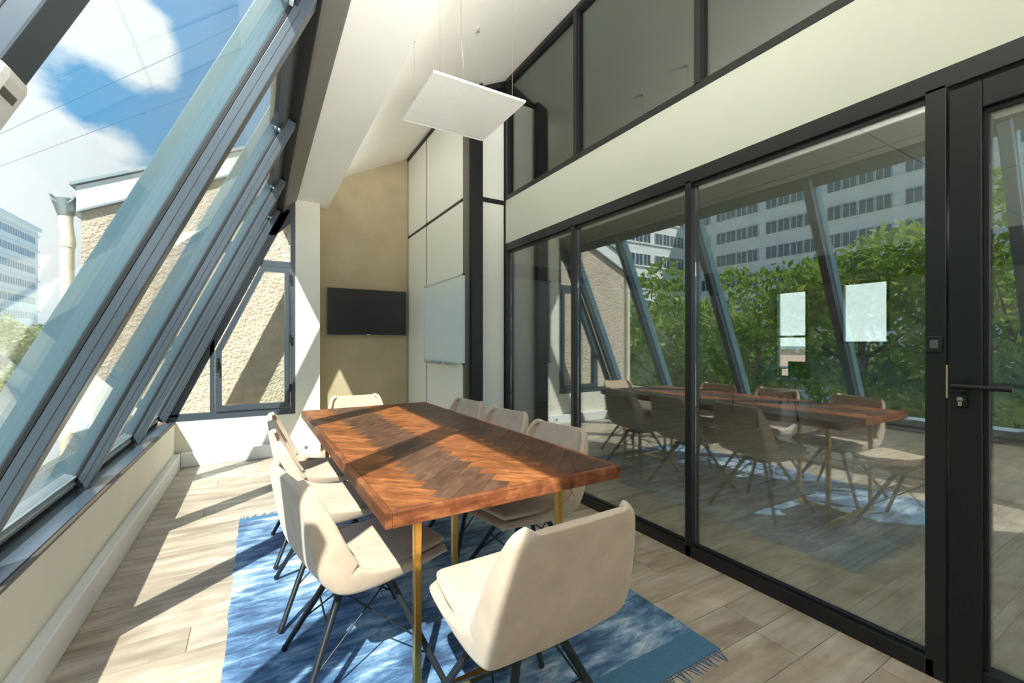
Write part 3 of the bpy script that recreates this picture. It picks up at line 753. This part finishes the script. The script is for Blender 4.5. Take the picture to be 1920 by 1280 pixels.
# ------------------------------------------------------------------ outside: ground, neighbour gable, buildings
tag(MB().box(-300, 150, -200, 300, -7.3, -7.0).build('ground', M['street']), 'pale street far below the windows', 'street', kind='structure')
tag(MB().box(-4.2, -1.0, YN-.5, 6.0, -2.3, -2.1).build('lower_roof', M['gravel']), 'gravelled lower roof just outside the sloped windows', 'roof', kind='structure')
tag(MB().box(-4.2, -4.0, YN-.5, 6.0, -2.1, -1.85).build('roof_kerb', M['concrete']), 'concrete edge of the gravelled lower roof', 'kerb', kind='structure')
YW = 6.05; WX = -1.56; wz = lambda x: 2.60+.47*(x-WX)
nh = thing('neighbour_house', 'rough cream rendered gable wall with white fascia just outside', 'house', (0, 0, 0))
MB().prism([(WX, -7), (2.2, -7), (2.2, wz(2.2)), (WX, wz(WX))], 'y', YW, YW+3.5).build('wall', M['render'], nh)
MB().prism([(WX-.03, wz(WX)-.015), (2.2, wz(2.2)), (2.2, wz(2.2)+.255), (WX-.03, wz(WX)+.24)], 'y', YW-.03, YW+3.5).build('fascia', M['fascia'], nh)
MB().prism([(WX-.07, wz(WX)+.23), (2.2, wz(2.2)+.25), (2.2, wz(2.2)+.285), (WX-.07, wz(WX)+.262)], 'y', YW-.07, YW+3.6).build('roof_capping', M['zinc'], nh)
MB().prism([(WX-.03, wz(WX)-.03), (WX+.02, wz(WX)-.012), (2.2, wz(2.2)-.005), (2.2, wz(2.2)+.01), (WX+.02, wz(WX)+.01)], 'y', YW-.06, YW).build('drip_edge', M['zinc'], nh)
gu = []
for i in range(9):
    a = math.pi+math.pi*i/8; gu.append((WX-.13+.095*math.cos(a), wz(WX)+.13+.09*math.sin(a)))
gi = [(WX-.13+(p[0]-(WX-.13))*.88, wz(WX)+.13+(p[1]-(wz(WX)+.13))*.88) for p in gu]
MB().prism(gu+gi[::-1], 'y', YW-.05, YW+3.5).build('gutter', M['zinc'], nh)
hp = MB(); hp.tube([(WX-.13, YW+.03, wz(WX)+.10), (WX-.12, YW+.03, wz(WX)-.06)], [.10, .062], 18); hp.build('hopper', M['zinc'], nh)
dp = MB(); dp.tube([(WX-.12, YW+.03, wz(WX)-.05), (WX-.12, YW+.03, wz(WX)-.15), (WX-.10, YW+.03, wz(WX)-.32), (WX-.11, YW+.03, wz(WX)-.40), (WX-.11, YW+.03, -7)], .054, 18); dp.build('drainpipe', M['pipe'], nh)
dp = MB(); dp.tube([(WX-.104, YW+.03, wz(WX)-.30), (WX-.109, YW+.03, wz(WX)-.38)], .060, 18); dp.build('pipe_collar', M['pipe'], nh)

# far slab building seen at the left edge
fb = thing('slab_building', 'distant grey-white slab block at the left edge of the view', 'building', (0, 0, 0))
FX, FY0, FY1, FZ = -41.0, 84.0, 132.5, 25.2
MB().box(FX-14, FX, FY0, FY1, -7, FZ).build('wall', M['concrete'], fb)
MB().box(FX-14.2, FX+.5, FY0-.3, FY1+.5, FZ, FZ+.7).build('roof_edge', M['concrete'], fb)
zz = FZ-1.0
while zz > -5:
    MB().box(FX-.05, FX+.30, FY0, FY1, zz-.35, zz+.0).build('ledge', M['concrete'], fb)
    mrow = MB()
    yy = FY0+.4
    while yy < FY1-1.2: mrow.box(FX-.3, FX+.04, yy, yy+.62, zz-1.95, zz-.55); yy += 1.0
    tag(mrow.build('window_row', M['bglass2'], fb), kind='stuff')
    zz -= 3.2
# L-shaped apartment block, seen mirrored in the partition
ab = thing('apartment_block', 'long white apartment block with ribbon windows, mirrored in the glass', 'building', (0, 0, 0))
AX, AY = -51.5, 42.5
MB().box(AX-12, AX, -12, AY+12, -7, 22.6).build('wing', M['concrete'], ab)
MB().box(AX, -36, AY, AY+12, -7, 22.6).build('wing', M['concrete'], ab)
MB().box(AX-12, AX+.6, -12, AY, 22.6, 23.3).build('roof_edge', M['concrete'], ab)
MB().box(AX+.6, -36, AY-.6, AY+12, 22.6, 23.3).build('roof_edge', M['concrete'], ab)
wv = MB(); wv.box(-.05, .10, 0, 1.42, 0, 1.55); wv.cur = 1
for (a, b) in ((0, .07), (.68, .74), (1.35, 1.42)): wv.box(-.04, .14, a, b, 0, 1.55)
wv.box(-.04, .14, 0, 1.42, 1.48, 1.55)
win0 = wv.build('window', [M['bglass'], M['bframe']], ab); wme = win0.data; first = True
rnd = random.Random(11)
rows_z = [19.0-3.15*k for k in range(6)]
for z in rows_z:
    z0 = z-.75
    y = -2.0; gcount = 0
    while y < AY-2.0:
        gcount += 1
        if gcount % 5 == 0: y += .9; continue
        o = win0 if first else link('window', wme, ab); first = False
        o.location = (AX, y, z0); y += 1.5
    x = AX+2.0; gcount = 0
    while x < -37.6:
        gcount += 1
        if gcount % 5 == 0: x += .9; continue
        o = link('window', wme, ab); o.location = (x+1.42, AY, z0); o.rotation_euler = (0, 0, math.radians(-90))
        o.rotation_euler = (0, 0, math.radians(-90)); o.location = (x, AY, z0); x += 1.5
    B('ledge', M['concrete'], ab, AX-.05, AX+.22, -12, AY, z-.98, z-.80); B('ledge', M['concrete'], ab, AX, -36, AY-.22, AY+.05, z-.98, z-.80)
# low building beyond the neighbouring room's windows
lb = thing('courtyard_building', 'pale building with pink lower wall beyond the far bright window', 'building', (0, 0, 0))
M['pink'] = plain('pink_render', lin(214, 176, 160), .8)
B('wall', M['fascia'], lb, 19, 24, -2, 16, -7, 6.5); B('lower_wall', M['pink'], lb, 18.2, 19, -2, 16, -7, 1.0)
B('coping', M['zinc'], lb, 18.1, 19, -2, 16, 1.0, 1.12)

# ------------------------------------------------------------------ trees
def foliage(seed, n, blobs, leaf=.16):
    r = np.random.RandomState(seed); P = []
    wts = np.array([b[3]**2 for b in blobs]); wts = wts/wts.sum()
    cnt = r.multinomial(n, wts)
    for (x, y, z, R), k in zip(blobs, cnt):
        d = r.normal(size=(k, 3)); d /= np.linalg.norm(d, axis=1)[:, None]
        rr = R*(.45+.6*r.rand(k)**.5)*(1+.25*np.sin(d[:, 0]*5+d[:, 2]*4))
        P.append(np.array((x, y, z))+d*rr[:, None]*np.array((1, 1, .85)))
    P = np.concatenate(P); n = len(P)
    a = r.normal(size=(n, 3)); a /= np.linalg.norm(a, axis=1)[:, None]
    b = np.cross(a, r.normal(size=(n, 3))); b /= np.linalg.norm(b, axis=1)[:, None]
    s = leaf*(.6+.8*r.rand(n))[:, None]
    V = np.stack([P-a*s, P+b*s*.45, P+a*s, P-b*s*.45], 1).reshape(-1, 3)
    me = bpy.data.meshes.new('foliage'); me.from_pydata(V.tolist(), [], [(4*i, 4*i+1, 4*i+2, 4*i+3) for i in range(n)]); me.update(); return me
def mktree(name, label, seed, loc, h, R, n=9000, leaf=.17, mat='leaf', group=None):
    r = random.Random(seed); t = thing(name, label, 'tree', loc, group=group)
    tk = MB(); tk.tube([(0, 0, -.2), (.05, .02, h*.35), (.1, -.05, h*.62), (.05, 0, h*.9)], [R*.07+.05, R*.055+.03, R*.03+.02, .03], 10)
    for i in range(9):
        a = r.uniform(0, 6.28); z0 = h*r.uniform(.28, .6); L = R*r.uniform(.6, .9)
        tk.tube([(.06, 0, z0), (math.cos(a)*L*.5, math.sin(a)*L*.5, z0+L*.35), (math.cos(a)*L, math.sin(a)*L, z0+L*.8)], [R*.022+.02, R*.014+.015, .012], 7)
    tk.build('trunk', M['bark'], t)
    bl = [(r.gauss(0, R*.48), r.gauss(0, R*.48), h*.62+r.gauss(0, h*.17), R*r.uniform(.28, .5)) for _ in range(26)]
    me = foliage(seed, n, bl, leaf); me.materials.append(M[mat])
    tag(link('foliage', me, t), kind='stuff'); return t
G = 'street trees mirrored in the partition'
mktree('street_tree', 'tall bright green street tree mirrored in the door glass', 21, (-16.0, 3.6, -7), 14.2, 3.6, group=G)
mktree('street_tree', 'bushy street tree mirrored beside the door post', 22, (-16.5, 8.0, -7), 13.0, 3.4, group=G)
mktree('street_tree', 'low round street tree mirrored in the middle of the large pane', 23, (-17.0, 12.4, -7), 11.4, 3.3, group=G)
mktree('street_tree', 'street tree mirrored at the left of the large pane', 24, (-16.5, 17.0, -7), 12.4, 3.6, group=G)
mktree('street_tree', 'street tree mirrored in the middle pane of the partition', 25, (-17.5, 22.5, -7), 13.2, 3.8, group=G)
mktree('street_tree', 'leafy street tree mirrored at the right edge of the partition', 26, (-15.0, -1.0, -7), 13.6, 3.4, group=G)
mktree('distant_tree', 'pale green tree beside the drainpipe in the lower left view', 27, (-20.5, 58.0, -7), 11.0, 4.0, 7000, .22, 'leaf2')
mktree('distant_tree', 'pale green tree at the foot of the distant slab block', 28, (-27.0, 62.0, -7), 9.6, 4.2, 7000, .22, 'leaf2')
# roof planting just outside the glass
for i, (x, y) in enumerate(((-2.3, 4.9), (-2.5, 3.8), (-2.2, 2.7), (-2.6, 1.6))):
    t = thing('roof_shrub', ['pale yellow-green shrub outside the farthest sloped bay', 'pale yellow-green shrub outside the second sloped bay', 'pale yellow-green shrub outside the third sloped bay', 'pale yellow-green shrub outside the nearest sloped bay'][i], 'shrub', (x, y, -2.1), group='shrubs on the lower roof')
    r = random.Random(40+i)
    me = foliage(50+i, 2600, [(r.gauss(0, .3), r.gauss(0, .35), .7+r.gauss(0, .2), r.uniform(.25, .42)) for _ in range(10)], .045); me.materials.append(M['leaf2'])
    tag(link('foliage', me, t), kind='stuff')
    sm = MB()
    for k in range(6):
        a = r.uniform(0, 6.28); sm.tube([(0, 0, 0), (math.cos(a)*.15, math.sin(a)*.15, .4), (math.cos(a)*.3, math.sin(a)*.3, .8)], [.015, .01, .005], 6)
    sm.build('stem', M['bark'], t)
# overhead cables across the street
def pt(px, py, dist): d = raydir(px, py); return Vector((0, 0, 1.25))+d*dist
M['cable'] = plain('overhead_cable', lin(70, 110, 150), .6)
for nm, a, b in (('higher overhead cable crossing the blue sky', (100, 205), (520, 12)), ('lower overhead cable crossing the blue sky', (300, 200), (520, 118))):
    A_, B_ = pt(*a, 26), pt(*b, 22); d = (B_-A_)
    o = MB().tube([A_-d*3.5, A_, (A_+B_)/2-Vector((0, 0, .05)), B_, B_+d*.6], .012, 6).build('overhead_cable', M['cable'])
    tag(o, nm, 'cable', 'overhead cables')
